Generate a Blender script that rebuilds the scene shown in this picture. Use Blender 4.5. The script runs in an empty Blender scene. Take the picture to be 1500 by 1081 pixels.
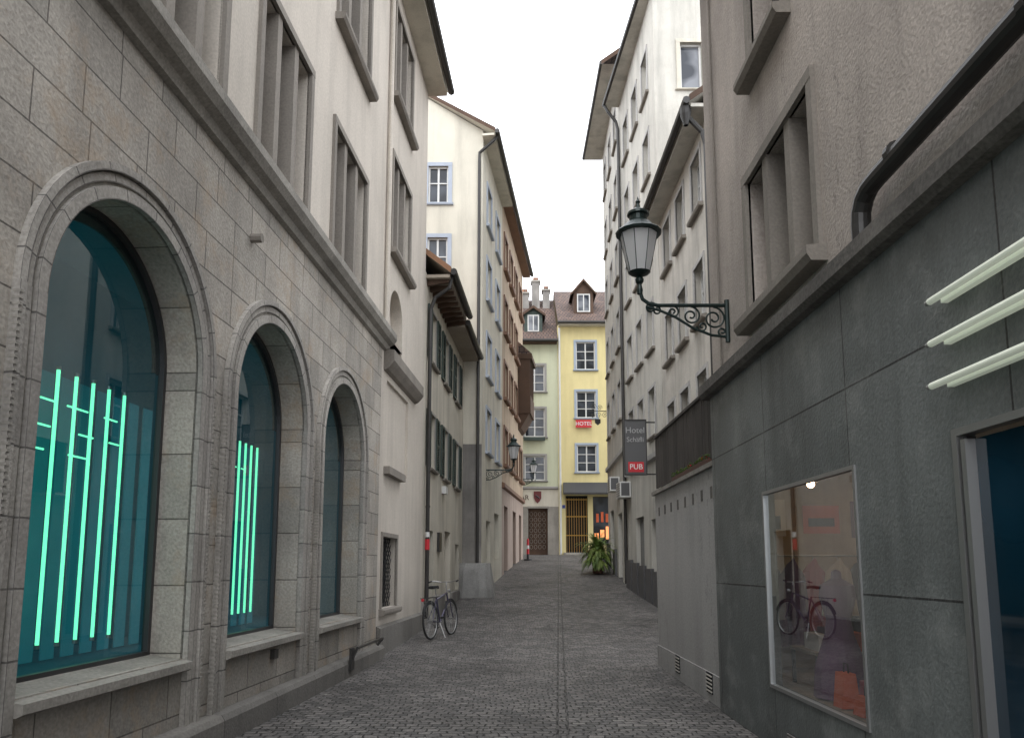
import bpy, math, random
from mathutils import Vector, Matrix
random.seed(7)
D=bpy.data; C=bpy.context
# ------------------------------------------------------------ materials
MATS={}
def newmat(name):
    m=D.materials.new(name); m.use_nodes=True; nt=m.node_tree
    b=nt.nodes["Principled BSDF"]; MATS[name]=m
    return m,nt,b
def N(nt,t,**k):
    n=nt.nodes.new(t)
    for a,v in k.items(): setattr(n,a,v)
    return n
def rgba(c): return (c[0],c[1],c[2],1)
def greyramp(nt,src,lo,hi,p0=.3,p1=.7):
    r=N(nt,'ShaderNodeMapRange'); r.inputs[1].default_value=p0; r.inputs[2].default_value=p1
    r.inputs[3].default_value=lo; r.inputs[4].default_value=hi
    nt.links.new(src,r.inputs[0]); return r.outputs[0]
def mul(nt,col,fac_out):
    m=N(nt,'ShaderNodeMix',data_type='RGBA',blend_type='MULTIPLY'); m.inputs[0].default_value=1
    if isinstance(col,tuple): m.inputs[6].default_value=rgba(col)
    else: nt.links.new(col,m.inputs[6])
    nt.links.new(fac_out,m.inputs[7]); return m.outputs[2]
def weather(nt,base,var=.25,streak=.2,stain=None,stainamt=.5,scale=1.0,fine=.12,grime=0,crack=False):
    tc=N(nt,'ShaderNodeTexCoord')
    n1=N(nt,'ShaderNodeTexNoise'); n1.inputs['Scale'].default_value=.7*scale; n1.inputs['Detail'].default_value=7; n1.inputs['Roughness'].default_value=.62
    nt.links.new(tc.outputs['Object'],n1.inputs['Vector'])
    o=mul(nt,base,greyramp(nt,n1.outputs[0],1-var,1+var*.3))
    n2=N(nt,'ShaderNodeTexNoise'); n2.inputs['Scale'].default_value=38*scale; n2.inputs['Detail'].default_value=6
    nt.links.new(tc.outputs['Object'],n2.inputs['Vector'])
    o=mul(nt,o,greyramp(nt,n2.outputs[0],1-fine,1+fine))
    if streak:
        mp=N(nt,'ShaderNodeMapping'); mp.inputs['Scale'].default_value=(1.5,1.5,.18)
        nt.links.new(tc.outputs['Object'],mp.inputs[0])
        n3=N(nt,'ShaderNodeTexNoise'); n3.inputs['Scale'].default_value=1.3; n3.inputs['Detail'].default_value=5; n3.inputs['Roughness'].default_value=.6
        nt.links.new(mp.outputs[0],n3.inputs['Vector'])
        o=mul(nt,o,greyramp(nt,n3.outputs[0],1-streak,1.0,.34,.54))
    if grime:
        sp=N(nt,'ShaderNodeSeparateXYZ'); nt.links.new(tc.outputs['Object'],sp.inputs[0])
        ma=N(nt,'ShaderNodeMath',operation='MULTIPLY_ADD'); nt.links.new(n1.outputs[0],ma.inputs[0]); ma.inputs[1].default_value=-2.2; nt.links.new(sp.outputs[2],ma.inputs[2])
        o=mul(nt,o,greyramp(nt,ma.outputs[0],1-grime,1.0,-1.3,.4))
    if stain:
        n4=N(nt,'ShaderNodeTexNoise'); n4.inputs['Scale'].default_value=1.9*scale; n4.inputs['Detail'].default_value=9; n4.inputs['Roughness'].default_value=.72
        nt.links.new(tc.outputs['Object'],n4.inputs['Vector'])
        f=greyramp(nt,n4.outputs[0],0,stainamt,.52,.72)
        mx=N(nt,'ShaderNodeMix',data_type='RGBA'); nt.links.new(f,mx.inputs[0]); nt.links.new(o,mx.inputs[6]); mx.inputs[7].default_value=rgba(stain)
        o=mx.outputs[2]
    if crack:
        # hairline cracks: thin band of a stretched, ragged noise
        mp=N(nt,'ShaderNodeMapping'); mp.inputs['Scale'].default_value=(.9,.9,.28); nt.links.new(tc.outputs['Object'],mp.inputs[0])
        n5=N(nt,'ShaderNodeTexNoise'); n5.inputs['Scale'].default_value=.8; n5.inputs['Detail'].default_value=10; n5.inputs['Roughness'].default_value=.62
        nt.links.new(mp.outputs[0],n5.inputs['Vector'])
        s=N(nt,'ShaderNodeMath',operation='SUBTRACT'); nt.links.new(n5.outputs[0],s.inputs[0]); s.inputs[1].default_value=.56
        a=N(nt,'ShaderNodeMath',operation='ABSOLUTE'); nt.links.new(s.outputs[0],a.inputs[0])
        o=mul(nt,o,greyramp(nt,a.outputs[0],.55,1.0,.0005,.0028))
    return o,n2.outputs[0],tc
def bump(nt,b,h,strength=.3,dist=.01):
    bp=N(nt,'ShaderNodeBump'); bp.inputs['Strength'].default_value=strength; bp.inputs['Distance'].default_value=dist
    nt.links.new(h,bp.inputs['Height']); nt.links.new(bp.outputs[0],b.inputs['Normal'])
def plaster(name,col,var=.22,streak=.18,stain=None,stainamt=.4,rough=.9,bs=.35,fine=.08,scale=1.0,grime=0,crack=False):
    m,nt,b=newmat(name)
    o,h,_=weather(nt,col,var,streak,stain,stainamt,scale,fine,grime,crack)
    nt.links.new(o,b.inputs['Base Color']); b.inputs['Roughness'].default_value=rough
    bump(nt,b,h,bs,.008)
def blocks(name,c1,c2,mo,bw,rh,ms,var=.25,streak=.15,stain=None,stainamt=.4,offset=.5,rough=.85,bs=.5,fine=.15,squash=1.0,grime=0):
    m,nt,b=newmat(name)
    uv=N(nt,'ShaderNodeUVMap')
    br=N(nt,'ShaderNodeTexBrick'); br.offset=offset; br.squash=squash; br.squash_frequency=3
    br.inputs['Scale'].default_value=1; br.inputs['Brick Width'].default_value=bw; br.inputs['Row Height'].default_value=rh
    br.inputs['Mortar Size'].default_value=ms; br.inputs['Mortar Smooth'].default_value=.2; br.inputs['Bias'].default_value=0
    br.inputs['Color1'].default_value=rgba(c1); br.inputs['Color2'].default_value=rgba(c2); br.inputs['Mortar'].default_value=rgba(mo)
    nt.links.new(uv.outputs[0],br.inputs['Vector'])
    o,h,_=weather(nt,br.outputs[0],var,streak,stain,stainamt,1,fine,grime)
    nt.links.new(o,b.inputs['Base Color']); b.inputs['Roughness'].default_value=rough
    mm=N(nt,'ShaderNodeMath',operation='MULTIPLY'); mm.inputs[1].default_value=-2.2; nt.links.new(br.outputs['Fac'],mm.inputs[0])
    ad=N(nt,'ShaderNodeMath',operation='ADD'); nt.links.new(mm.outputs[0],ad.inputs[0]); nt.links.new(h,ad.inputs[1])
    bump(nt,b,ad.outputs[0],bs,.01)
def simple(name,col,rough=.5,metal=0,spec=.5,var=.0,em=None,es=0):
    m,nt,b=newmat(name)
    if var:
        o,h,_=weather(nt,col,var,0,None,0,3,.06); nt.links.new(o,b.inputs['Base Color'])
    else: b.inputs['Base Color'].default_value=rgba(col)
    b.inputs['Roughness'].default_value=rough; b.inputs['Metallic'].default_value=metal
    b.inputs['Specular IOR Level'].default_value=spec
    if em: b.inputs['Emission Color'].default_value=rgba(em); b.inputs['Emission Strength'].default_value=es
def paneglass(name,dark,light,rough=.04,scale=.9):
    m,nt,b=newmat(name)
    tc=N(nt,'ShaderNodeTexCoord'); n=N(nt,'ShaderNodeTexNoise'); n.inputs['Scale'].default_value=scale; n.inputs['Detail'].default_value=2
    nt.links.new(tc.outputs['Object'],n.inputs['Vector'])
    f=greyramp(nt,n.outputs[0],0,1,.42,.6)
    mx=N(nt,'ShaderNodeMix',data_type='RGBA'); nt.links.new(f,mx.inputs[0]); mx.inputs[6].default_value=rgba(dark); mx.inputs[7].default_value=rgba(light)  # pale noise patches paint reflections into the opaque pane colour
    nt.links.new(mx.outputs[2],b.inputs['Base Color']); b.inputs['Roughness'].default_value=rough
    b.inputs['Specular IOR Level'].default_value=.45
    n2=N(nt,'ShaderNodeTexNoise'); n2.inputs['Scale'].default_value=1.3; nt.links.new(tc.outputs['Object'],n2.inputs['Vector'])
    bump(nt,b,n2.outputs[0],.05,.03)
def clearglass(name,tint,refl=1.0,extra=.03):
    m,nt,b=newmat(name); nt.nodes.remove(b)
    t=N(nt,'ShaderNodeBsdfTransparent'); t.inputs[0].default_value=rgba(tint)
    g=N(nt,'ShaderNodeBsdfGlossy'); g.inputs['Roughness'].default_value=.01; g.inputs[0].default_value=(.9,.97,1,1)
    lw=N(nt,'ShaderNodeLayerWeight'); lw.inputs[0].default_value=.5
    pw=N(nt,'ShaderNodeMath',operation='POWER'); pw.inputs[1].default_value=4.5; nt.links.new(lw.outputs['Facing'],pw.inputs[0])
    ma=N(nt,'ShaderNodeMath',operation='MULTIPLY_ADD',use_clamp=True); ma.inputs[1].default_value=refl; ma.inputs[2].default_value=extra
    nt.links.new(pw.outputs[0],ma.inputs[0])
    mx=N(nt,'ShaderNodeMixShader'); nt.links.new(ma.outputs[0],mx.inputs[0]); nt.links.new(t.outputs[0],mx.inputs[1]); nt.links.new(g.outputs[0],mx.inputs[2])
    nt.links.new(mx.outputs[0],nt.nodes['Material Output'].inputs[0])

blocks('stone',(.47,.43,.375),(.33,.31,.275),(.14,.125,.11),.80,.36,.007,.38,.22,(.36,.26,.165),.65,fine=.2,bs=.6,squash=.72,grime=.35)
plaster('stone_trim',(.32,.30,.265),.3,.25,(.16,.15,.135),.55,fine=.2,bs=.5,grime=.25)
blocks('stone_ring',(.41,.385,.345),(.32,.30,.275),(.14,.13,.12),.42,3,.007,.3,.25,(.21,.19,.165),.55,fine=.2,grime=.3)
blocks('stone_base',(.25,.235,.21),(.19,.18,.165),(.08,.07,.065),1.3,3,.006,.3,.25,(.12,.11,.1),.6,fine=.2,grime=.35)
plaster('plaster_beige',(.55,.50,.435),.12,.15,fine=.1,grime=.25)
plaster('frame_stone',(.25,.225,.195),.2,.2,fine=.12)
plaster('plaster_cream',(.60,.565,.475),.12,.18)
plaster('plaster_cream_b',(.57,.53,.445),.18,.25,grime=.3)
plaster('plaster_greybase',(.27,.255,.235),.5,.3,(.13,.12,.11),.6)
plaster('buttress_render',(.33,.325,.31),.45,.3,(.16,.155,.145),.65,fine=.15,grime=.35)
plaster('plaster_orange',(.49,.38,.275),.15,.25)
plaster('plaster_pink',(.45,.355,.30),.15,.2)
plaster('plaster_taupe',(.47,.415,.37),.24,.25,(.31,.27,.245),.55,bs=.8,fine=.14,crack=True)
plaster('plaster_white',(.53,.50,.445),.22,.28,(.33,.3,.26),.5)
plaster('plaster_white_b',(.54,.52,.465),.15,.25,(.36,.335,.29),.4)
plaster('plaster_grey',(.42,.41,.395),.12,.15,fine=.12,grime=.25,crack=True)
plaster('plaster_yellow',(.66,.57,.29),.08,.10)
plaster('plaster_green',(.52,.54,.39),.08,.12)
blocks('slate',(.185,.20,.195),(.145,.16,.157),(.035,.035,.035),1.72,1.42,.008,.42,.28,(.31,.32,.305),.55,offset=0,rough=.48,fine=.15,grime=.3)
plaster('ledge_dark',(.13,.12,.108),.4,.3,(.3,.28,.25),.4,fine=.3)
blocks('tiles',(.17,.11,.085),(.10,.07,.06),(.03,.02,.02),.2,.28,.02,.4,0,fine=.3)
blocks('tiles_red',(.34,.16,.09),(.22,.11,.07),(.06,.04,.03),.2,.28,.02,.4,0,fine=.3)
plaster('wood_brown',(.10,.06,.04),.3,.3)
plaster('wood_verge',(.30,.16,.09),.3,.3)
plaster('wood_soffit',(.36,.31,.25),.2,.1)
plaster('fence_dark',(.06,.052,.046),.4,.5,rough=.7)
simple('shutter_green',(.035,.055,.045),.6,var=.3)
simple('white_frame',(.6,.6,.58),.5,var=.1)
simple('grey_frame',(.26,.25,.235),.5,var=.1)
simple('dark_frame',(.03,.03,.032),.4)
simple('blue_trim',(.36,.40,.465),.7,var=.15)
simple('bluegrey_trim',(.31,.36,.43),.7,var=.1)
simple('brown_trim',(.20,.11,.07),.7,var=.2)
simple('pipe_dark',(.04,.038,.036),.45,.3,var=.3)
simple('iron_green',(.010,.022,.020),.4,.3)
simple('iron_black',(.012,.012,.012),.4,.3)
simple('metal_silver',(.38,.38,.375),.4,.85)
simple('rubber',(.015,.015,.015),.75)
simple('bike_paint',(.05,.045,.075),.3,.3)
simple('red_paint',(.5,.02,.03),.5)
simple('maroon',(.12,.02,.02),.6)
simple('white_paint',(.7,.7,.7),.5)
simple('sign_grey',(.085,.085,.088),.45)
simple('letter_grey',(.34,.34,.34),.5)
simple('gold',(.42,.25,.06),.4,.6)
simple('black_void',(.006,.006,.007),.9)
simple('warm_wall',(.47,.38,.28),.8,var=.3)
simple('orange_cloth',(.65,.13,.05),.8,var=.2)
simple('pink_cloth',(.45,.12,.16),.8,var=.2)
simple('dark_cloth',(.05,.04,.055),.9,var=.3)
simple('violet_cloth',(.16,.09,.17),.9,var=.3)
simple('cream_cloth',(.6,.52,.42),.9,var=.2)
simple('terracotta',(.1,.05,.035),.8)
simple('leaf',(.10,.17,.03),.6,var=.4)
simple('leaf_b',(.16,.22,.04),.6,var=.4)
simple('bulb_warm',(1,.7,.4),.5,em=(1,.64,.34),es=38)
simple('shopglow',(.8,.3,.1),.5,em=(1,.32,.12),es=1.2)
simple('neon',(.1,.4,.3),.4,em=(.28,1.3,.66),es=1.2)
simple('tube_white',(.72,.74,.65),.35,em=(.9,1,.8),es=.18)
simple('teal_slat',(.03,.20,.24),.6,var=.25,em=(.012,.22,.28),es=.20)  # slats are no lamp: added glow stands in for light inside the shop
simple('teal_slat_b_glow',(.015,.10,.13),.6,var=.2,em=(.008,.16,.21),es=.10)  # weaker added glow for the interior back wall, floor, ceiling and ends
simple('blue_plate',(.02,.05,.25),.4)
paneglass('glass_dark',(.012,.015,.02),(.06,.07,.085))
paneglass('glass_pale_reflect',(.03,.035,.045),(.20,.21,.23),.08,1.2)  # paler pane: reflections painted into the colour, no curtain behind
paneglass('glass_blue',(.004,.018,.03),(.008,.035,.06))
clearglass('glass_teal',(.66,.88,.92),1.5,.07)
clearglass('glass_shop',(.90,.88,.84),1.4,.15)
m,nt,b=newmat('frosted'); b.inputs['Base Color'].default_value=(.8,.8,.8,1); b.inputs['Roughness'].default_value=.3
tl=N(nt,'ShaderNodeBsdfTranslucent'); tl.inputs[0].default_value=(.85,.85,.86,1)
mx=N(nt,'ShaderNodeMixShader'); mx.inputs[0].default_value=.55
nt.links.new(b.outputs[0],mx.inputs[1]); nt.links.new(tl.outputs[0],mx.inputs[2]); nt.links.new(mx.outputs[0],nt.nodes['Material Output'].inputs[0])

# ------------------------------------------------------------ mesh builder
class Mesh:
    def __init__(s): s.v=[];s.f=[];s.uv=[];s.mi=[];s.slots=[];s.sm=[]
    def slot(s,m):
        if m not in s.slots: s.slots.append(m)
        return s.slots.index(m)
    def poly(s,pts,mat,uvs=None,smooth=False):
        i=len(s.v); s.v+= [tuple(p) for p in pts]; s.f.append(tuple(range(i,i+len(pts))))
        if uvs is None: uvs=[(p[0]+p[1],p[2]) for p in pts]
        s.uv.append(uvs); s.mi.append(s.slot(mat)); s.sm.append(smooth)
    def obj(s,name,parent=None):
        me=D.meshes.new(name); me.from_pydata(s.v,[],s.f)
        ul=me.uv_layers.new(name='UVMap'); k=0
        for u in s.uv:
            for q in u: ul.data[k].uv=q; k+=1
        for i,p in enumerate(me.polygons): p.material_index=s.mi[i]; p.use_smooth=s.sm[i]
        for m in s.slots: me.materials.append(MATS[m])
        o=D.objects.new(name,me); C.scene.collection.objects.link(o)
        if parent: o.parent=parent
        return o
class Bld:
    def __init__(s,name):
        s.name=name; s.parts={}
    def __getitem__(s,k): return s.parts.setdefault(k,Mesh())
    def done(s):
        e=D.objects.new(s.name,None); C.scene.collection.objects.link(e); s.empty=e
        for k,m in s.parts.items():
            if m.v: m.obj(k,e)
        return e
class Fr:
    def __init__(s,O,d,n): s.O=Vector(O);s.d=Vector(d).normalized();s.n=Vector(n).normalized()
    def P(s,a,z,w=0):
        q=s.O+s.d*a+s.n*w; return Vector((q.x,q.y,z))
def left(a,b): return Fr((a,0),(b,1),(1,-b))
def right(a,b): return Fr((a,0),(b,1),(-1,b))
def faceY(y): return Fr((0,y),(1,0),(0,-1))
def box(M,F,s0,s1,z0,z1,w0,w1,mat):
    P=F.P
    M.poly([P(s0,z0,w1),P(s1,z0,w1),P(s1,z1,w1),P(s0,z1,w1)],mat,[(s0,z0),(s1,z0),(s1,z1),(s0,z1)])
    M.poly([P(s1,z0,w0),P(s0,z0,w0),P(s0,z1,w0),P(s1,z1,w0)],mat,[(s1,z0),(s0,z0),(s0,z1),(s1,z1)])
    M.poly([P(s0,z0,w0),P(s0,z0,w1),P(s0,z1,w1),P(s0,z1,w0)],mat,[(w0,z0),(w1,z0),(w1,z1),(w0,z1)])
    M.poly([P(s1,z0,w1),P(s1,z0,w0),P(s1,z1,w0),P(s1,z1,w1)],mat,[(w1,z0),(w0,z0),(w0,z1),(w1,z1)])
    M.poly([P(s0,z1,w1),P(s1,z1,w1),P(s1,z1,w0),P(s0,z1,w0)],mat,[(s0,w1),(s1,w1),(s1,w0),(s0,w0)])
    M.poly([P(s0,z0,w0),P(s1,z0,w0),P(s1,z0,w1),P(s0,z0,w1)],mat,[(s0,w0),(s1,w0),(s1,w1),(s0,w1)])
def prof(M,F,s0,s1,pts,mat):
    P=F.P; n=len(pts); L=0
    for i in range(n):
        a=pts[i];b=pts[(i+1)%n]; l=math.hypot(b[0]-a[0],b[1]-a[1])
        M.poly([P(s0,a[1],a[0]),P(s1,a[1],a[0]),P(s1,b[1],b[0]),P(s0,b[1],b[0])],mat,[(s0,L),(s1,L),(s1,L+l),(s0,L+l)]); L+=l
    M.poly([P(s0,q[1],q[0]) for q in pts],mat); M.poly([P(s1,q[1],q[0]) for q in reversed(pts)],mat)
def quad(M,F,s0,s1,z0,z1,w,mat):
    P=F.P; M.poly([P(s0,z0,w),P(s1,z0,w),P(s1,z1,w),P(s0,z1,w)],mat,[(s0,z0),(s1,z0),(s1,z1),(s0,z1)])
def facade(M,F,s0,s1,z0,z1,ops,mat,w=0):
    S={s0,s1};Z={z0,z1}; bb=[]
    for o in ops:
        a,b,c,d,dep,arch=o; t=d+(b-a)/2 if arch else d
        bb.append((a,b,c,t)); S|={a,b};Z|={c,t}
    S=sorted(x for x in S if s0<=x<=s1);Z=sorted(x for x in Z if z0<=x<=z1)
    for j in range(len(Z)-1):
        run=None
        for i in range(len(S)-1):
            cs=(S[i]+S[i+1])/2;cz=(Z[j]+Z[j+1])/2
            hole=any(b[0]<cs<b[1] and b[2]<cz<b[3] for b in bb)
            if not hole and run is None: run=S[i]
            if hole and run is not None: quad(M,F,run,S[i],Z[j],Z[j+1],w,mat); run=None
        if run is not None: quad(M,F,run,S[-1],Z[j],Z[j+1],w,mat)
    P=F.P
    for a,b,c,d,dep,arch in ops:
        def rv(p,q,u0,u1):
            M.poly([P(p[0],p[1],w),P(q[0],q[1],w),P(q[0],q[1],w-dep),P(p[0],p[1],w-dep)],mat,[(u0,0),(u1,0),(u1,dep),(u0,dep)] )
        rv((a,c),(a,d),c,d); rv((b,c),(b,d),c,d); rv((a,c),(b,c),a,b)
        if not arch: rv((a,d),(b,d),a,b)
        else:
            r=(b-a)/2; cx=(a+b)/2; n=32
            pts=[(cx-r*math.cos(math.pi*i/n),d+r*math.sin(math.pi*i/n)) for i in range(n+1)]
            for i in range(n):
                p,q=pts[i],pts[i+1]
                rv(p,q,i*.1,(i+1)*.1)
                M.poly([P(p[0],p[1],w),P(q[0],q[1],w),P(q[0],d+r,w),P(p[0],d+r,w)],mat,[p,q,(q[0],d+r),(p[0],d+r)])
def ring(M,F,cx,zs,r0,r1,w0,w1,mat,zb=None,n=32):
    P=F.P
    def pt(r,t,w): return P(cx-r*math.cos(t),zs+r*math.sin(t),w)
    for i in range(n):
        a=math.pi*i/n;b=math.pi*(i+1)/n
        u0,u1=a*r1,b*r1
        M.poly([pt(r0,a,w1),pt(r0,b,w1),pt(r1,b,w1),pt(r1,a,w1)],mat,[(u0,0),(u1,0),(u1,r1-r0),(u0,r1-r0)],False)
        M.poly([pt(r1,a,w1),pt(r1,b,w1),pt(r1,b,w0),pt(r1,a,w0)],mat,[(u0,0),(u1,0),(u1,.1),(u0,.1)],True)
        M.poly([pt(r0,a,w1),pt(r0,b,w1),pt(r0,b,w0),pt(r0,a,w0)],mat,[(u0,0),(u1,0),(u1,.1),(u0,.1)],True)
    if zb is not None:
        for sg in (-1,1):
            a,b=sorted((cx+sg*r0,cx+sg*r1))
            M.poly([P(a,zb,w1),P(b,zb,w1),P(b,zs,w1),P(a,zs,w1)],mat,[(zb,0),(zb,r1-r0),(zs,r1-r0),(zs,0)])
            for q in (a,b):
                M.poly([P(q,zb,w0),P(q,zb,w1),P(q,zs,w1),P(q,zs,w0)],mat,[(zb,0),(zb,.1),(zs,.1),(zs,0)])
def tube(M,pts,r,mat,n=8,closed=False):
    pts=[Vector(p) for p in pts]; rings=[]; up=None
    m=len(pts)
    for i,p in enumerate(pts):
        if closed: t=(pts[(i+1)%m]-pts[i-1])
        else: t=pts[min(i+1,m-1)]-pts[max(i-1,0)]
        t.normalize()
        if up is None:
            up=Vector((0,0,1)) if abs(t.z)<.9 else Vector((1,0,0))
        x=t.cross(up); x.normalize(); y=x.cross(t); up=y
        rr=r[i] if isinstance(r,(list,tuple)) else r
        rings.append([p+x*math.cos(2*math.pi*k/n)*rr+y*math.sin(2*math.pi*k/n)*rr for k in range(n)])
    rng=range(m) if closed else range(m-1)
    for i in rng:
        A=rings[i];B=rings[(i+1)%m]
        for k in range(n):
            M.poly([A[k],A[(k+1)%n],B[(k+1)%n],B[k]],mat,None,True)
    if not closed:
        M.poly(rings[0],mat); M.poly(list(reversed(rings[-1])),mat)
def lathe(M,c,prf,mat,n=16,smooth=True,ang=0):
    c=Vector(c)
    for i in range(len(prf)-1):
        (r0,z0),(r1,z1)=prf[i],prf[i+1]
        for k in range(n):
            a=2*math.pi*k/n+ang;b=2*math.pi*(k+1)/n+ang
            p=[c+Vector((r0*math.cos(a),r0*math.sin(a),z0)),c+Vector((r0*math.cos(b),r0*math.sin(b),z0)),c+Vector((r1*math.cos(b),r1*math.sin(b),z1)),c+Vector((r1*math.cos(a),r1*math.sin(a),z1))]
            if r0<1e-6: p=[p[0],p[2],p[3]]
            elif r1<1e-6: p=p[:3]
            M.poly(p,mat,None,smooth)
def window(B,F,s0,s1,z0,z1,ops,d=.18,fm='white_frame',n=2,bars=(.62,),sur=None,sill=None,gl='glass_dark',shut=None,fw=.055,w=0,mull=None,head=None):
    ops.append((s0,s1,z0,z1,d,False))
    G=B['windows']
    quad(G,F,s0,s1,z0,z1,w-d+.004,gl)
    segs=[(s0,s1)]
    if mull:
        k,mw,mm=mull; L=(s1-s0-mw*(k-1))/k; segs=[]
        for i in range(k):
            a=s0+i*(L+mw); segs.append((a,a+L))
            if i: box(B['trim'],F,a-mw,a,z0,z1,w-d+.006,w+.01,mm)
    for a,b in segs:
        q=w-d+.006; e=w-d+.06
        box(G,F,a,a+fw,z0,z1,q,e,fm); box(G,F,b-fw,b,z0,z1,q,e,fm)
        box(G,F,a+fw,b-fw,z0,z0+fw,q,e-.002,fm); box(G,F,a+fw,b-fw,z1-fw,z1,q,e-.002,fm)
        for i in range(1,n):
            c=a+(b-a)*i/n; box(G,F,c-fw*.6,c+fw*.6,z0+fw,z1-fw,q,e-.004,fm)
        for t in bars:
            c=z0+(z1-z0)*t; box(G,F,a+fw,b-fw,c-.02,c+.02,q,e-.012,fm)
    T=B['trim']
    if sur:
        m,sw,pr=sur
        box(T,F,s0-sw,s0,z0,z1,w-.02,w+pr,m); box(T,F,s1,s1+sw,z0,z1,w-.02,w+pr,m)
        box(T,F,s0-sw,s1+sw,z1,z1+sw,w-.02,w+pr+.003,m)
        if not sill: box(T,F,s0-sw,s1+sw,z0-sw,z0,w-.02,w+pr+.003,m)
    if sill:
        m,pr,th=sill; o=(sur[1] if sur else 0)+.05
        prof(T,F,s0-o,s1+o,[(w-.02,z0-th),(w+pr*.8,z0-th),(w+pr,z0-th*.6),(w+pr,z0-.02),(w-.02,z0)],m)
    if shut:
        m,sw=shut; H=B['shutters']
        for a,b in ((s0-sw-.02,s0-.02),(s1+.02,s1+sw+.02)):
            box(H,F,a,a+.05,z0,z1,w+.01,w+.06,m); box(H,F,b-.05,b,z0,z1,w+.01,w+.06,m)
            for t in (z0,(z0+z1)/2-.03,z1-.06): box(H,F,a+.05,b-.05,t,t+.06,w+.012,w+.055,m)
            z=z0+.07
            while z<z1-.08:
                prof(H,F,a+.05,b-.05,[(w+.014,z),(w+.05,z-.02),(w+.05,z-.01),(w+.014,z+.03)],m); z+=.065
def shell(M,F,s0,s1,z0,z1,dep,mat,ends=(1,1)):
    P=F.P
    for s,k in ((s0,ends[0]),(s1,ends[1])):
        if k: M.poly([P(s,z0,0),P(s,z0,-dep),P(s,z1,-dep),P(s,z1,0)],mat,[(0,z0),(dep,z0),(dep,z1),(0,z1)])
    quad(M,F,s0,s1,z0,z1,-dep,mat)
def roof(B,F,s0,s1,ze,ov,dep,pitch,tile,soff,gut='pipe_dark',th=.16,so=.3,sof=None,verge='wood_brown'):
    R=B['roof']; P=F.P; h=dep/2; t=math.tan(math.radians(pitch))
    zr=ze+(ov+h)*t; s0-=so if sof is None else sof[0]; s1+=so if sof is None else sof[1]
    def slab(w0,za,w1,zb,m,dz):
        L=math.hypot(w1-w0,zb-za)
        M=R
        M.poly([P(s0,za+dz,w0),P(s1,za+dz,w0),P(s1,zb+dz,w1),P(s0,zb+dz,w1)],m,[(s0,0),(s1,0),(s1,L),(s0,L)])
    slab(ov,ze,-h,zr,tile,th); slab(-2*h-ov,ze,-h,zr,tile,th)
    slab(ov,ze,-h,zr,soff,0); slab(-2*h-ov,ze,-h,zr,soff,0)
    for s in (s0,s1):
        R.poly([P(s,ze,ov),P(s,ze+th,ov),P(s,zr+th,-h),P(s,zr,-h)],verge)
        R.poly([P(s,ze,-2*h-ov),P(s,ze+th,-2*h-ov),P(s,zr+th,-h),P(s,zr,-h)],verge)
    R.poly([P(s0,ze,ov),P(s1,ze,ov),P(s1,ze+th,ov),P(s0,ze+th,ov)],'wood_brown')
    box(R,F,s0+.05,s1-.05,ze-.10,ze-.02,0.003,ov-.03,soff)
    tube(B['gutter'],[P(s0,ze+.03,ov+.07),P(s1,ze+.03,ov+.07)],.085,gut,8)
    return zr
def gable(M,F,s,ze,dep,pitch,mat,ov=0):
    P=F.P;h=dep/2;t=math.tan(math.radians(pitch)); zr=ze+(ov+h)*t
    M.poly([P(s,ze-.3,0),P(s,ze+ov*t,0),P(s,zr,-h),P(s,ze+ov*t,-dep),P(s,ze-.3,-dep)],mat)
def text(body,loc,size,mat,rot,parent,name='lettering',ext=.004,align='CENTER'):
    cu=D.curves.new(name,'FONT'); cu.body=body; cu.size=size; cu.align_x=align; cu.align_y='CENTER'; cu.extrude=ext
    o=D.objects.new(name+'_t',cu); C.scene.collection.objects.link(o)
    C.view_layer.update()
    me=D.meshes.new_from_object(o.evaluated_get(C.evaluated_depsgraph_get()))
    D.objects.remove(o)
    me.materials.clear(); me.materials.append(MATS[mat])
    o=D.objects.new(name,me); C.scene.collection.objects.link(o)
    o.location=loc; o.rotation_euler=rot; o.parent=parent
    return o

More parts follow.
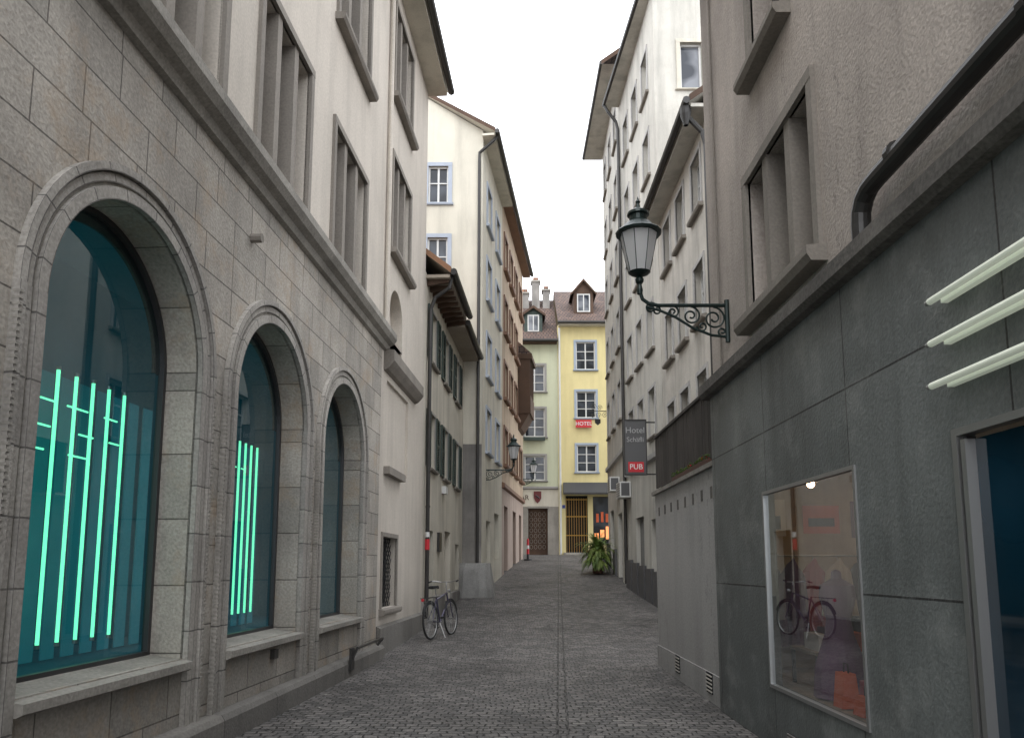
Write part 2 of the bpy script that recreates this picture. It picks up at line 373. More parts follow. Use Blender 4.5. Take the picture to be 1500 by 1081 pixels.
# ------------------------------------------------------------ ground
GP=[(-60,0),(12,0),(16,.1),(20,.3),(24,.6),(28,1.0),(32,1.45),(36,1.85),(40,2.15),(44,2.3),(60,2.5),(400,2.5)]
def gz0(y):
    for (a,za),(b,zb) in zip(GP,GP[1:]):
        if a<=y<=b: return za+(zb-za)*(y-a)/(b-a)
    return GP[-1][1] if y>0 else 0
def gz(y): return sum(gz0(y+d) for d in (-1.5,-.75,0,.75,1.5))/5
def cobble(name,bw,rh,c1,c2,warp=.05,mo=(.028,.026,.024)):
    m,nt,b=newmat(name)
    uv=N(nt,'ShaderNodeUVMap')
    nz=N(nt,'ShaderNodeTexNoise'); nz.inputs['Scale'].default_value=1.6; nz.inputs['Detail'].default_value=3
    nt.links.new(uv.outputs[0],nz.inputs['Vector'])
    nz2=N(nt,'ShaderNodeTexNoise'); nz2.inputs['Scale'].default_value=9; nt.links.new(uv.outputs[0],nz2.inputs['Vector'])
    def off(src,amt):
        v=N(nt,'ShaderNodeVectorMath',operation='SUBTRACT'); nt.links.new(src,v.inputs[0]); v.inputs[1].default_value=(.5,.5,.5)
        s=N(nt,'ShaderNodeVectorMath',operation='SCALE'); nt.links.new(v.outputs[0],s.inputs[0]); s.inputs['Scale'].default_value=amt; return s.outputs[0]
    a=N(nt,'ShaderNodeVectorMath',operation='ADD'); nt.links.new(uv.outputs[0],a.inputs[0]); nt.links.new(off(nz.outputs['Color'],warp*5),a.inputs[1])
    a2=N(nt,'ShaderNodeVectorMath',operation='ADD'); nt.links.new(a.outputs[0],a2.inputs[0]); nt.links.new(off(nz2.outputs['Color'],warp*.9),a2.inputs[1])
    br=N(nt,'ShaderNodeTexBrick'); br.inputs['Scale'].default_value=1; br.inputs['Brick Width'].default_value=bw; br.inputs['Row Height'].default_value=rh
    br.inputs['Mortar Size'].default_value=.011; br.inputs['Mortar Smooth'].default_value=.7
    br.inputs['Color1'].default_value=rgba(c1); br.inputs['Color2'].default_value=rgba(c2); br.inputs['Mortar'].default_value=rgba(mo)
    nt.links.new(a2.outputs[0],br.inputs['Vector'])
    o,h,tc=weather(nt,br.outputs[0],.5,0,(.06,.056,.052),.55,1,.3)
    sp=N(nt,'ShaderNodeTexVoronoi'); sp.inputs['Scale'].default_value=2.3; nt.links.new(uv.outputs[0],sp.inputs['Vector'])
    f=greyramp(nt,sp.outputs['Distance'],1,0,.03,.05)
    mx=N(nt,'ShaderNodeMix',data_type='RGBA'); nt.links.new(f,mx.inputs[0]); nt.links.new(o,mx.inputs[6]); mx.inputs[7].default_value=(.36,.34,.31,1)
    nt.links.new(mx.outputs[2],b.inputs['Base Color'])
    rr=greyramp(nt,h,.42,.75); nt.links.new(rr,b.inputs['Roughness']); b.inputs['Specular IOR Level'].default_value=.35
    mm=N(nt,'ShaderNodeMath',operation='MULTIPLY'); mm.inputs[1].default_value=-1.6; nt.links.new(br.outputs['Fac'],mm.inputs[0])
    ad=N(nt,'ShaderNodeMath',operation='ADD'); nt.links.new(mm.outputs[0],ad.inputs[0]); nt.links.new(h,ad.inputs[1])
    bump(nt,b,ad.outputs[0],.9,.014)
cobble('cobble',.135,.105,(.195,.182,.17),(.085,.081,.078))
cobble('channel',.06,.22,(.085,.08,.075),(.06,.056,.052),.01,(.02,.02,.02))
M=Mesh()
ys=[-60,-20,-5]+[i*.5 for i in range(0,124)]+[80,150,300]
for a,b in zip(ys,ys[1:]):
    for x0,x1 in ((-80,-8),(-8,8),(8,80)):
        M.poly([(x0,a,gz(a)),(x1,a,gz(a)),(x1,b,gz(b)),(x0,b,gz(b))],'cobble',[(x0,a),(x1,a),(x1,b),(x0,b)],True)
M.obj('cobbled_street')
M=Mesh()
for a,b in zip(ys,ys[1:]):
    if a<-5 or b>43: continue
    for c0,c1 in ((.38,.41),(.48,.51)):
        g=lambda y:-.42+.0618*y
        M.poly([(g(a)+c0,a,gz(a)+.005),(g(a)+c1,a,gz(a)+.005),(g(b)+c1,b,gz(b)+.005),(g(b)+c0,b,gz(b)+.005)],'channel',[(c0,a),(c1,a),(c1,b),(c0,b)])
M.obj('drainage_channel')

# ------------------------------------------------------------ stone arcade building
F=left(-3.25,.064); B=Bld('arcade_building')
ops=[]; YE=13.45
AC=(-.1,2.75,5.58,8.4,11.2); AR=1.03; ZS=3.3; SB=-3.5
for c in AC: ops.append((c-AR,c+AR,.82,ZS,.36,True))
facade(B['walls'],F,SB,YE,-.3,5.75,ops,'stone')
R=B['arch_mouldings']
for c in AC:
    ring(R,F,c,ZS,1.03,1.12,-.02,.045,'stone_ring',.25)
    ring(R,F,c,ZS,1.12,1.15,-.02,.012,'stone_trim',.25)
    ring(R,F,c,ZS,1.15,1.21,-.02,.03,'stone_ring',.25)
    ring(R,F,c,ZS,1.21,1.225,-.02,.012,'stone_trim',.25)
    ring(R,F,c,ZS,1.225,1.285,-.02,.055,'stone_ring',.25)
    prof(B['sills'],F,c-AR-.0,c+AR,[(-.36,.72),(.06,.72),(.10,.74),(.10,.80),(-.36,.86)],'stone_trim')
    G=B['shop_glazing']; P=F.P
    r=AR; n=24; w=-.33
    pts=[(c-r,.84),(c+r,.84)]+[(c+r*math.cos(math.pi*i/n),ZS+r*math.sin(math.pi*i/n)) for i in range(n+1)]
    G.poly([P(a,z,w) for a,z in pts],'glass_teal')
    ring(B['window_frames'],F,c,ZS,.985,1.028,-.345,-.29,'dark_frame',.84)
    box(B['window_frames'],F,c-.98,c+.98,.845,.885,-.345,-.29,'dark_frame')
    ring(B['window_frames'],F,c,ZS,.90,.984,-.36,-.335,'pipe_dark',None)
    for sg in (-1,1):
        for k in range(74):
            z=.3+k*.04; a,b=sorted((c+sg*1.287,c+sg*1.262))
            box(R,F,a,b,z,z+.018,.012,.062,'stone_trim')
prof(B['plinth'],F,SB,YE,[(0.003,-.3),(.16,-.3),(.16,.2),(.13,.25),(.003,.26)],'stone_base')
I=B['shop_interior']
quad(I,F,SB,12.9,.5,4.8,-1.9,'teal_slat_b_glow')
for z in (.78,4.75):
    I.poly([F.P(SB,z,-.37),F.P(12.9,z,-.37),F.P(12.9,z,-1.9),F.P(SB,z,-1.9)],'teal_slat_b_glow')
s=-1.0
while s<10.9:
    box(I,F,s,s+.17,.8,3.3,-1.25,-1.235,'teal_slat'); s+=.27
for s in (SB,12.9): I.poly([F.P(s,.78,-.37),F.P(s,.78,-1.9),F.P(s,4.75,-1.9),F.P(s,4.75,-.37)],'teal_slat_b_glow')
T=B['neon_tubes_and_reflections']
for s in (5.66,5.89,6.12,6.35,6.58,6.82):
    tube(T,[F.P(s,1.0,-.8),F.P(s,3.18,-.8)],.015,'neon',8)
    for z in (.97,3.18): tube(T,[F.P(s,z,-.8),F.P(s,z+.03,-.8)],.02,'metal_silver',8)
for z,sp in ((2.98,((5.98,6.16),(6.32,6.60),(6.85,7.05))),(2.76,((5.95,6.12),(6.5,6.7),(6.95,7.1))),(2.56,((5.92,6.06),(6.38,6.66)))):  # short glowing dashes imitate reflections of the light bars opposite, not real tubes
    for a,b in sp: tube(T,[F.P(a,z,-1.0),F.P(b,z,-1.0)],.009,'neon',6)
for s in (9.37,9.55,9.73,9.92): tube(T,[F.P(s,1.02,-.8),F.P(s,3.18,-.8)],.015,'neon',8)
for s in (9.62,9.9): tube(T,[F.P(s,2.9,-1.0),F.P(s+.12,2.9,-1.0)],.009,'neon',6)  # reflection dashes again, modelled as thin glowing rods
for s in (2.5,2.75,3.0,3.25): tube(T,[F.P(s,1.02,-.8),F.P(s,3.18,-.8)],.015,'neon',8)
prof(B['string_cornice'],F,SB,YE+.25,[(.003,5.58),(.06,5.60),(.09,5.68),(.17,5.72),(.22,5.80),(.22,5.90),(.003,5.97)],'stone_trim')
up=[]
for a,b in ((-1.2,.4),(2.0,3.6),(5.35,6.7),(7.62,9.15),(10.28,12.0)):
    window(B,F,a,b,6.06,8.02,up,.3,'grey_frame',1,(),('frame_stone',.10,.045),None,'glass_pale_reflect',mull=(3,.13,'frame_stone'))
    window(B,F,a,b,9.72,11.75,up,.3,'grey_frame',1,(),('frame_stone',.10,.045),('frame_stone',.16,.12),'glass_pale_reflect',mull=(3,.13,'frame_stone'))
for z0,z1 in ((7.72,9.65),(10.95,12.9)):
    window(B,F,13.95,15.65,z0,z1,up,.3,'grey_frame',1,(),('frame_stone',.10,.045),('frame_stone',.16,.12),'glass_pale_reflect',mull=(3,.13,'frame_stone'))
facade(B['walls'],F,SB,17.7,5.97,13.6,[o for o in up]+[(14.0,15.15,5.97,6.5,.25,True)],'plaster_beige')
quad(B['walls'],F,14.0,15.15,5.6,7.1,-.24,'plaster_beige')
low=[]
window(B,F,13.75,14.95,.85,2.15,low,.25,'dark_frame',1,(),('frame_stone',.08,.03),('frame_stone',.12,.12),'glass_dark')
low.append((14.0,15.15,5.66,5.97,.25,False)); low.append((13.9,15.9,3.45,5.1,.06,False))
facade(B['walls'],F,YE,17.7,-.3,5.97,low,'plaster_beige')
quad(B['walls'],F,13.9,15.9,3.45,5.1,-.055,'plaster_beige')
box(B['trim'],F,13.75,15.2,3.3,3.44,.003,.12,'frame_stone')
prof(B['trim'],F,13.6,16.6,[(.003,5.22),(.08,5.25),(.16,5.34),(.20,5.40),(.20,5.60),(.003,5.63)],'frame_stone')
prof(B['plinth'],F,YE+.01,17.7,[(0.003,-.3),(.08,-.3),(.08,.52),(.003,.56)],'stone_base')
for k in range(-8,9):
    a=14.35+k*.16
    for sg in (1,-1):
        p=[]
        for t in (0,1):
            s=a+sg*(t-.5)*1.3; z=.85+1.3*t; p.append((s,z))
        def cl(p,q):
            s0,z0=p;s1,z1=q; out=[]
            for t in [i/20 for i in range(21)]:
                s=s0+(s1-s0)*t
                if 13.77<=s<=14.93: out.append((s,z0+(z1-z0)*t))
            return out
        c=cl(*p)
        if len(c)>1: tube(B['lattice'],[F.P(c[0][0],c[0][1],-.1+.01*sg),F.P(c[-1][0],c[-1][1],-.1+.01*sg)],.008,'iron_black',4)
shell(B['walls'],F,SB,17.7,-.3,13.6,11,'plaster_beige')
roof(B,F,SB,17.7,13.55,.5,11,38,'tiles','plaster_cream',sof=(.3,.12))
gable(B['walls'],F,17.7,13.6,11,38,'plaster_beige',.45)
tube(B['gutter'],[F.P(13.5,13.4,.06),F.P(13.5,6.0,.06)],.045,'plaster_beige')
tube(B['rail'],[F.P(11.3,.25,.18),F.P(11.3,.42,.26),F.P(12.9,.42,.26),F.P(12.9,.3,.17)],.022,'pipe_dark')
box(B['rail'],F,11.22,11.38,.1,.42,.165,.2,'pipe_dark')
tube(B['wall_spot'],[F.P(7.6,5.05,.0),F.P(7.6,5.05,.12)],.05,'frame_stone')
box(B['wall_spot'],F,8.6,8.72,.58,.68,.0,.05,'pipe_dark')
B.done()

# ------------------------------------------------------------ shuttered house
B=Bld('shuttered_house'); F=left(-3.25,.064); ops=[]
for s in (18.95,21.15,23.45):
    for z0,z1 in ((6.75,8.1),(4.05,5.45)):
        window(B,F,s-.42,s+.42,z0,z1,ops,.16,'white_frame',2,(.6,),('grey_frame',.06,.02),('frame_stone',.1,.08),'glass_dark',('shutter_green',.46))
ops.append((18.35,19.35,-.2,2.5,.25,False)); ops.append((21.2,22.3,-.2,2.6,.25,False)); ops.append((23.4,24.2,.9,2.3,.2,False))
quad(B['doors'],F,18.35,19.35,-.2,2.5,-.24,'shutter_green'); quad(B['doors'],F,21.2,22.3,-.2,2.6,-.24,'wood_brown'); quad(B['doors'],F,23.4,24.2,.9,2.3,-.19,'glass_dark')
facade(B['walls'],F,17.7,25,-.3,8.8,ops,'plaster_cream_b',.0)
for a,b in ((17.72,18.34),(19.36,21.19),(22.31,24.98)):
    prof(B['base'],F,a,b,[(.003,-.3),(.05,-.3),(.05,.85),(.003,.87)],'plaster_greybase')
shell(B['walls'],F,17.705,25,-.3,8.8,7,'plaster_cream_b',(0,0))
roof(B,F,17.7,21.1,8.75,.62,7,38,'tiles_red','wood_soffit',sof=(-.02,0),verge='wood_verge')
roof(B,F,21.15,24.9,8.6,.55,7,38,'tiles_red','wood_soffit',sof=(0,0),verge='wood_verge')
for i in range(9):
    s=17.9+i*.4; prof(B['rafters'],F,s,s+.1,[(.01,8.5),(.55,8.58),(.55,8.66),(.01,8.66)],'wood_brown')
tube(B['downpipe'],[F.P(17.95,8.75,.62),F.P(17.95,8.45,.55),F.P(17.95,8.2,.2),F.P(17.95,7.9,.09),F.P(17.95,.4,.09)],.05,'pipe_dark')
tube(B['downpipe'],[F.P(17.95,2.0,.09),F.P(17.95,2.25,.09)],.058,'red_paint')
tube(B['downpipe'],[F.P(17.95,2.3,.09),F.P(17.95,2.42,.09)],.056,'white_frame')
for z in (3,5,6.9): tube(B['downpipe'],[F.P(17.95,z,.09),F.P(17.95,z+.05,.09)],.06,'pipe_dark')
box(B['meter_box'],F,19.9,20.3,2.0,2.5,.0,.07,'pipe_dark')
box(B['meter_box'],F,20.6,20.95,3.6,3.8,.0,.12,'white_frame')
B.done()

# ------------------------------------------------------------ tall cream house
B=Bld('tall_cream_house'); F=left(-4.02,.12); E=faceY(25.0)
ops=[]
for s in (26.6,28.9):
    for z in (13.9,11.1,8.3,5.6):
        window(B,F,s-.5,s+.5,z,z+1.5,ops,.14,'white_frame',2,(.6,),('blue_trim',.13,.04),('blue_trim',.12,.1),'glass_pale_reflect')
ops.append((26.2,27.2,.5,3.2,.25,False)); quad(B['doors'],F,26.2,27.2,.5,3.2,-.24,'wood_brown')
ops.append((28.2,29.4,1.9,3.6,.2,False)); quad(B['doors'],F,28.2,29.4,1.9,3.6,-.19,'glass_dark')
facade(B['walls'],F,25.2,30.3,-.2,16.8,ops,'plaster_cream')
en=[]
for a,b,c,d in ((-2.95,-2.25,14.3,15.65),(-2.95,-2.25,11.5,13.0),(-4.9,-4.2,14.3,15.65)):
    window(B,E,a,b,c,d,en,.12,'white_frame',2,(.55,),('blue_trim',.14,.04),('blue_trim',.08,.1),'glass_dark')
facade(B['walls'],E,-9,-1.02,5.7,16.8,en,'plaster_cream')
facade(B['walls'],E,-9,-1.02,-.2,5.7,[],'plaster_greybase')
shell(B['walls'],F,25.2,30.3,-.2,16.8,9,'plaster_cream',(0,1))
t=.62
B['walls'].poly([E.P(-9,16.8),E.P(-1.02,16.8),E.P(-1.02,17.0),E.P(-5.5,17.0+4.48*t),E.P(-9,17.0+1*t)],'plaster_cream')
roof(B,F,25.2,30.3,16.75,.47,9,32,'tiles','plaster_cream',sof=(.35,0))
tube(B['downpipe'],[F.P(25.1,16.7,.5),F.P(25.0,16.5,.4),E.P(-1.15,16.1,.1),E.P(-1.15,15.8,.1),E.P(-1.15,.7,.1)],.055,'pipe_dark')
K=B['corner_buttress']
pb=[(-1.85,24.2),(-1.6,24.0),(-.75,24.0),(-.5,24.3),(-.45,25.6),(-1.1,25.6),(-1.9,24.95)]; pt=[(-1.78,24.35),(-1.55,24.2),(-.85,24.25),(-.7,24.45),(-.68,25.5),(-1.1,25.5),(-1.8,24.95)]
Bq=[(x*.9-.1,y*.93+1.74) for x,y in pt]; n=len(pb)
for z0,z1,A,Q in ((.2,1.5,pb,pt),(1.5,1.72,pt,Bq)):
    for i in range(n):
        a,b=A[i],A[(i+1)%n];c,d=Q[(i+1)%n],Q[i]
        K.poly([(a[0],a[1],z0),(b[0],b[1],z0),(c[0],c[1],z1),(d[0],d[1],z1)],'buttress_render')
K.poly([(q[0],q[1],1.72) for q in Bq],'buttress_render')
B.done()

# ------------------------------------------------------------ house with oriel
B=Bld('oriel_house'); F=left(-4.02,.12); ops=[]
for s in (31.4,33.3,35.2):
    for z in (14.2,11.4,8.6,5.8):
        window(B,F,s-.5,s+.5,z,z+1.5,ops,.14,'white_frame',2,(.6,),('brown_trim',.12,.05),('brown_trim',.18,.14),'glass_dark')
for z in (14.2,5.8): window(B,F,36.7,37.7,z,z+1.5,ops,.14,'white_frame',2,(.6,),('brown_trim',.12,.05),('brown_trim',.18,.14),'glass_dark')
for a,b in ((31,32.2),(34,35.2),(36.6,37.6)):
    ops.append((a,b,1.2,4.1,.25,False)); quad(B['doors'],F,a,b,1.2,4.1,-.24,'wood_brown')
facade(B['walls'],F,30.3,38.4,4.8,17.0,[o for o in ops if o[2]>4.8],'plaster_orange')
facade(B['walls'],F,30.3,38.4,0,4.8,[o for o in ops if o[2]<4.8],'plaster_pink')
prof(B['trim'],F,30.32,38.4,[(.003,4.75),(.12,4.8),(.12,4.95),(.003,5.0)],'brown_trim')
shell(B['walls'],F,30.31,38.4,0,17,9,'plaster_orange')
roof(B,F,30.3,38.4,16.95,.42,9,35,'tiles','brown_trim',sof=(.05,.3))
O=B['oriel']
prof(O,F,36.2,38.0,[(.0,8.2),(.15,8.3),(.55,9.0),(.0,9.0)],'wood_brown')
box(O,F,36.15,38.05,9.0,9.9,.0,.62,'wood_brown')
box(O,F,36.2,38.0,9.9,11.7,.0,.55,'glass_pale_reflect')
for s in (36.15,36.75,37.35,37.95): box(O,F,s,s+.1,9.9,11.7,.0,.6,'wood_brown')
for w in (.0,.28,.52): box(O,F,36.17,36.2,9.9,11.7,w,w+.07,'wood_brown')
box(O,F,36.1,38.1,11.7,11.95,.0,.7,'wood_brown')
prof(O,F,36.1,38.1,[(.0,11.95),(.7,11.95),(.0,12.6)],'tiles')
B.done()

# ------------------------------------------------------------ far houses
def farhouse(name,x0,x1,wall,ze,rows,cols,dy=44.0,zb=6.6,sur='bluegrey_trim'):
    B=Bld(name); F=faceY(dy); ops=[]
    for z0,z1 in rows:
        for a,b in cols:
            window(B,F,a,b,z0,z1,ops,.12,'white_frame',2,(.35,.66),(sur,.13,.04),(sur,.12,.1),'glass_dark',fw=.06)
    facade(B['walls'],F,x0,x1,zb,ze,ops,wall)
    P=F.P
    for x in (x0,x1): B['walls'].poly([P(x,1,0),P(x,1,-8),P(x,ze,-8),P(x,ze,0)],wall)
    return B,F
rows=[(13.35,15.05),(10.4,12.0),(7.15,8.75)]
B,F=farhouse('yellow_hotel',2.75,9.5,'plaster_yellow',16.1,rows,[(3.85,5.0),(5.9,7.05),(7.9,9.0)])
ops=[(3.15,4.45,1.9,5.75,.2,False),(4.75,6.6,2.9,5.7,.2,False)]
facade(B['walls'],F,2.75,9.5,1.5,6.6,ops,'plaster_yellow')
quad(B['shopfront'],F,3.15,4.45,1.9,5.75,-.19,'black_void'); quad(B['shopfront'],F,4.75,6.6,2.9,5.7,-.19,'glass_dark')
for i in range(9):
    s=3.2+i*.145; box(B['grille'],F,s,s+.022,2.3,5.6,-.12,-.09,'gold')
for z in (2.3,3.4,4.5,5.5): box(B['grille'],F,3.16,4.44,z,z+.05,-.13,-.1,'gold')
for i in range(5): box(B['shopfront'],F,4.85+i*.33,5.08+i*.33,3.2+.1*(i%2),3.55+.2*(i%3),-.18,-.14,'shopglow')
for i in range(5): box(B['shopfront'],F,4.95+i*.28,5.1+i*.28,4.2,4.7+.1*(i%2),-.18,-.15,'orange_cloth')
box(B['awning'],F,3.0,6.9,5.85,6.45,.0,.25,'sign_grey')
prof(B['awning'],F,3.0,6.9,[(.26,5.8),(.9,5.75),(.9,5.85),(.26,6.5)],'dark_frame')
box(B['steps'],F,3.0,4.6,1.8,2.42,.0,.35,'stone_trim')
box(B['street_plate'],F,2.95,3.12,5.0,5.2,.0,.02,'blue_plate')
tube(B['downpipe'],[F.P(2.85,15.9,.1),F.P(2.85,2.3,.1)],.06,'white_frame')
zr=roof(B,F,2.75,9.5,16.1,.45,8,38,'tiles','plaster_cream',sof=(.0,.2))
def dormer(B,F,a,b,z0,z1,wm,w0,gab=.75):
    Q=B['dormers']
    box(Q,F,a,b,z0,z1,-4,w0,wm); box(Q,F,a+.2,b-.2,z0+.3,z1-.15,w0,w0+.03,'white_frame')
    box(Q,F,a+.27,b-.27,z0+.37,z1-.22,w0+.03,w0+.036,'glass_pale_reflect'); c=(a+b)/2; box(Q,F,c-.03,c+.03,z0+.37,z1-.22,w0+.036,w0+.05,'white_frame')
    P=F.P
    Q.poly([P(a,z1,w0),P(b,z1,w0),P(c,z1+gab,w0)],wm)
    for e,sg in ((a,-1),(b,1)):
        Q.poly([P(e+sg*.2,z1-.15,w0+.2),P(c,z1+gab+.05,w0+.2),P(c,z1+gab+.05,-4),P(e+sg*.2,z1-.15,-4)],'tiles',[(0,0),(0,1),(4,1),(4,0)])
        Q.poly([P(e+sg*.2,z1-.3,w0+.2),P(c,z1+gab-.12,w0+.2),P(c,z1+gab+.05,w0+.2),P(e+sg*.2,z1-.15,w0+.2)],'wood_brown')
dormer(B,F,3.8,5.0,16.8,18.4,'wood_brown',-.5)
dormer(B,F,6.9,8.1,16.8,18.4,'wood_brown',-.5)
box(B['sign'],F,3.78,4.72,9.78,10.24,.15,.2,'red_paint')
e=B.done()
text('HOTEL',F.P(4.25,10.0,.21),.31,'white_paint',(math.pi/2,0,0),e)

B,F=farhouse('green_bar_house',-4,2.745,'plaster_green',15.1,[(12.0,13.6),(9.25,10.95),(6.65,8.1)],[(.75,1.95),(-1.3,-.1)],sur='grey_frame',zb=6.2)
ops=[(.95,2.1,2.0,5.0,.25,False)]
facade(B['walls'],F,-4,2.745,1.5,5.1,ops,'stone_trim'); facade(B['walls'],F,-4,2.745,5.1,6.2,[],'plaster_cream')
prof(B['trim'],F,-4,2.74,[(.003,6.1),(.1,6.15),(.1,6.25),(.003,6.3)],'grey_frame')
quad(B['door'],F,.95,2.1,2.0,5.0,-.24,'wood_brown')
for i in range(4):
    for j in range(7):
        c=F.P(1.13+i*.25,2.75+j*.32,-.2); tube(B['door'],[c+Vector((.09*math.cos(t),0,.12*math.sin(t))) for t in [k*math.pi/4 for k in range(8)]],.014,'frame_stone',4,True)
box(B['door'],F,.9,2.15,5.0,5.12,.0,.06,'stone_trim')
S=B['emblem']; c=(1.5,5.65)
S.poly([F.P(c[0]-.22,c[1]+.35,.05),F.P(c[0]+.22,c[1]+.35,.05),F.P(c[0]+.22,c[1]-.05,.05),F.P(c[0]+.12,c[1]-.25,.05),F.P(c[0],c[1]-.36,.05),F.P(c[0]-.12,c[1]-.25,.05),F.P(c[0]-.22,c[1]-.05,.05)],'maroon')
tube(S,[F.P(c[0]-.1,c[1]+.1,.06),F.P(c[0]+.1,c[1]-.05,.06)],.05,'dark_frame',6)
roof(B,F,-4,2.745,15.0,.4,8,42,'tiles','wood_brown',sof=(.2,0))
dormer(B,F,.75,1.85,15.5,17.0,'shutter_green',-.3,.35)
for x,z,w in ((1.3,20.0,.5),(2.0,19.4,.45),(.6,19.2,.5)):
    box(B['chimneys'],F,x,x+w,15.5,z,-3.6,-3.0,'plaster_greybase'); box(B['chimneys'],F,x-.06,x+w+.06,z,z+.12,-3.66,-2.94,'stone_trim')
    box(B['chimneys'],F,x+.08,x+w-.08,z+.12,z+.35,-3.5,-3.1,'tiles_red')
box(B['flower_boxes'],F,.7,1.95,9.0,9.2,.12,.3,'shutter_green')
e=B.done()
text('BAR',F.P(.62,5.62,.02),.42,'wood_brown',(math.pi/2,0,0),e)

# ------------------------------------------------------------ near right building
B=Bld('slate_shop_building'); F=right(2.4,0); ops=[]; TOP=9.3; SB=-3.0
window(B,F,5.6,7.2,4.05,5.45,ops,.28,'dark_frame',1,(),('frame_stone',.10,.04),('frame_stone',.16,.14),'glass_dark',mull=(3,.12,'frame_stone'))
window(B,F,1.2,2.8,4.35,5.75,ops,.28,'dark_frame',1,(),('frame_stone',.10,.04),('frame_stone',.16,.14),'glass_dark',mull=(3,.12,'frame_stone'))
for s in (6.05,2.2): window(B,F,s,s+.85,6.45,8.1,ops,.28,'dark_frame',2,(),('frame_stone',.10,.04),('frame_stone',.16,.12),'glass_dark')
facade(B['walls'],F,SB,8.75,3.6,TOP,ops,'plaster_taupe')
Y0,Y1,Z0,Z1=5.08,6.96,.54,2.28
facade(B['cladding'],F,SB,8.7,-.3,3.6,[(Y0,Y1,Z0,Z1,.10,False),(.6,3.9,.1,2.31,.1,False)],'slate',.06)
B['cladding'].poly([F.P(8.7,-.3,.06),F.P(8.7,-.3,-.1),F.P(8.7,3.6,-.1),F.P(8.7,3.6,.06)],'slate')
prof(B['ledge'],F,SB,8.8,[(.003,3.56),(.13,3.57),(.17,3.61),(.17,3.72),(.003,3.80)],'ledge_dark')
W=B['shop_window']
quad(W,F,Y0+.02,Y1-.02,Z0+.02,Z1-.02,.05,'glass_shop')
for a,b,c,d in ((Y0-.01,Y0+.02,Z0-.01,Z1+.01),(Y1-.02,Y1+.01,Z0-.01,Z1+.01),(Y0+.02,Y1-.02,Z0-.01,Z0+.02),(Y0+.02,Y1-.02,Z1-.02,Z1+.01)): box(W,F,a,b,c,d,.03,.074,'metal_silver')
quad(B['door_glass'],F,.6,3.8,.1,2.25,.03,'glass_blue')
for a,b,c,d in ((3.86,3.905,.1,2.315),(3.79,3.83,.1,2.25),(.6,3.86,2.275,2.315)): box(B['door_frame'],F,a,b,c,d,.02,.085,'metal_silver')
box(B['door_frame'],F,3.83,3.86,.1,2.27,.0,.05,'dark_frame')
I=B['shop_interior']; SE=8.66
quad(I,F,4.2,SE,.4,2.9,-3.2,'warm_wall')
for s in (4.2,SE): I.poly([F.P(s,.4,-.04),F.P(s,.4,-3.2),F.P(s,2.9,-3.2),F.P(s,2.9,-.04)],'warm_wall')
I.poly([F.P(4.2,2.9,-.04),F.P(SE,2.9,-.04),F.P(SE,2.9,-3.2),F.P(4.2,2.9,-3.2)],'cream_cloth')
I.poly([F.P(4.2,.48,-.04),F.P(SE,.48,-.04),F.P(SE,.48,-3.2),F.P(4.2,.48,-3.2)],'wood_soffit')
for s,w in ((5.6,-1.2),(6.6,-1.4),(7.5,-.6),(7.7,-1.3),(6.9,-2.1)):
    lathe(B['lamps'],F.P(s,2.42,w),[(0,-.04),(.032,-.02),(.04,0),(.025,.04),(0,.05)],'bulb_warm',10)
    tube(B['lamps'],[F.P(s,2.46,w),F.P(s,2.9,w)],.006,'dark_frame',5); lathe(B['lamps'],F.P(s,2.44,w),[(.075,0),(.03,.06),(.0,.07)],'dark_frame',12)
def garment(M,F,s,z,w,mat,h=.9,wd=.4):
    n=14; rows=[]
    for j in range(8):
        t=j/7; hw=wd*(.30+.20*t if j else .12); r=[]
        for i in range(n+1):
            u=i/n*2-1; r.append(F.P(s-.06*(1-u*u)+.022*math.sin(i*1.9+w*9)*t,z-h*t-.07*abs(u)*(1-t),w+u*hw))
        rows.append(r)
    for j in range(7):
        for i in range(n): M.poly([rows[j][i],rows[j][i+1],rows[j+1][i+1],rows[j+1][i]],mat,None,True)
# end wall: hung garments, posters, a rail of clothes and a low shelf with goods
Cc=B['clothes']
tube(B['clothes_rack'],[F.P(8.25,1.72,-.25),F.P(8.25,1.72,-2.6)],.012,'metal_silver')
for w in (-.25,-2.6): tube(B['clothes_rack'],[F.P(8.25,.48,w),F.P(8.25,1.73,w)],.012,'metal_silver')
hang=['dark_cloth','violet_cloth','pink_cloth','cream_cloth','dark_cloth','orange_cloth','violet_cloth','dark_cloth','cream_cloth']
for i,m_ in enumerate(hang):
    w=-.38-i*.25; garment(Cc,F,8.25-.05*(i%2),1.70,w,m_,.62+.16*((i*5)%3),.42)
    tube(Cc,[F.P(8.25,1.72,w),F.P(8.25-.05*(i%2),1.68,w)],.005,'metal_silver',4)
for w,z,a,b,m_ in ((-.45,1.95,.3,.42,'white_paint'),(-.95,1.98,.42,.32,'orange_cloth'),(-1.5,1.93,.3,.42,'violet_cloth'),(-2.0,1.95,.34,.4,'white_paint')):
    I2=B['posters']; I2.poly([F.P(SE-.01,z,w),F.P(SE-.01,z,w-a),F.P(SE-.01,z+b,w-a),F.P(SE-.01,z+b,w)],m_)
    I2.poly([F.P(SE-.014,z+.08,w-.06),F.P(SE-.014,z+.08,w-a+.06),F.P(SE-.014,z+b*.55,w-a+.06),F.P(SE-.014,z+b*.55,w-.06)],'dark_cloth')
random.seed(5); GM=['orange_cloth','pink_cloth','dark_cloth','cream_cloth','violet_cloth','white_paint']
box(B['table'],F,6.95,7.6,.80,.83,-1.6,-.35,'wood_soffit')
for a,w in ((6.97,-1.58),(7.56,-1.58),(6.97,-.39),(7.56,-.39)): box(B['table'],F,a,a+.03,.48,.80,w,w+.03,'dark_frame')
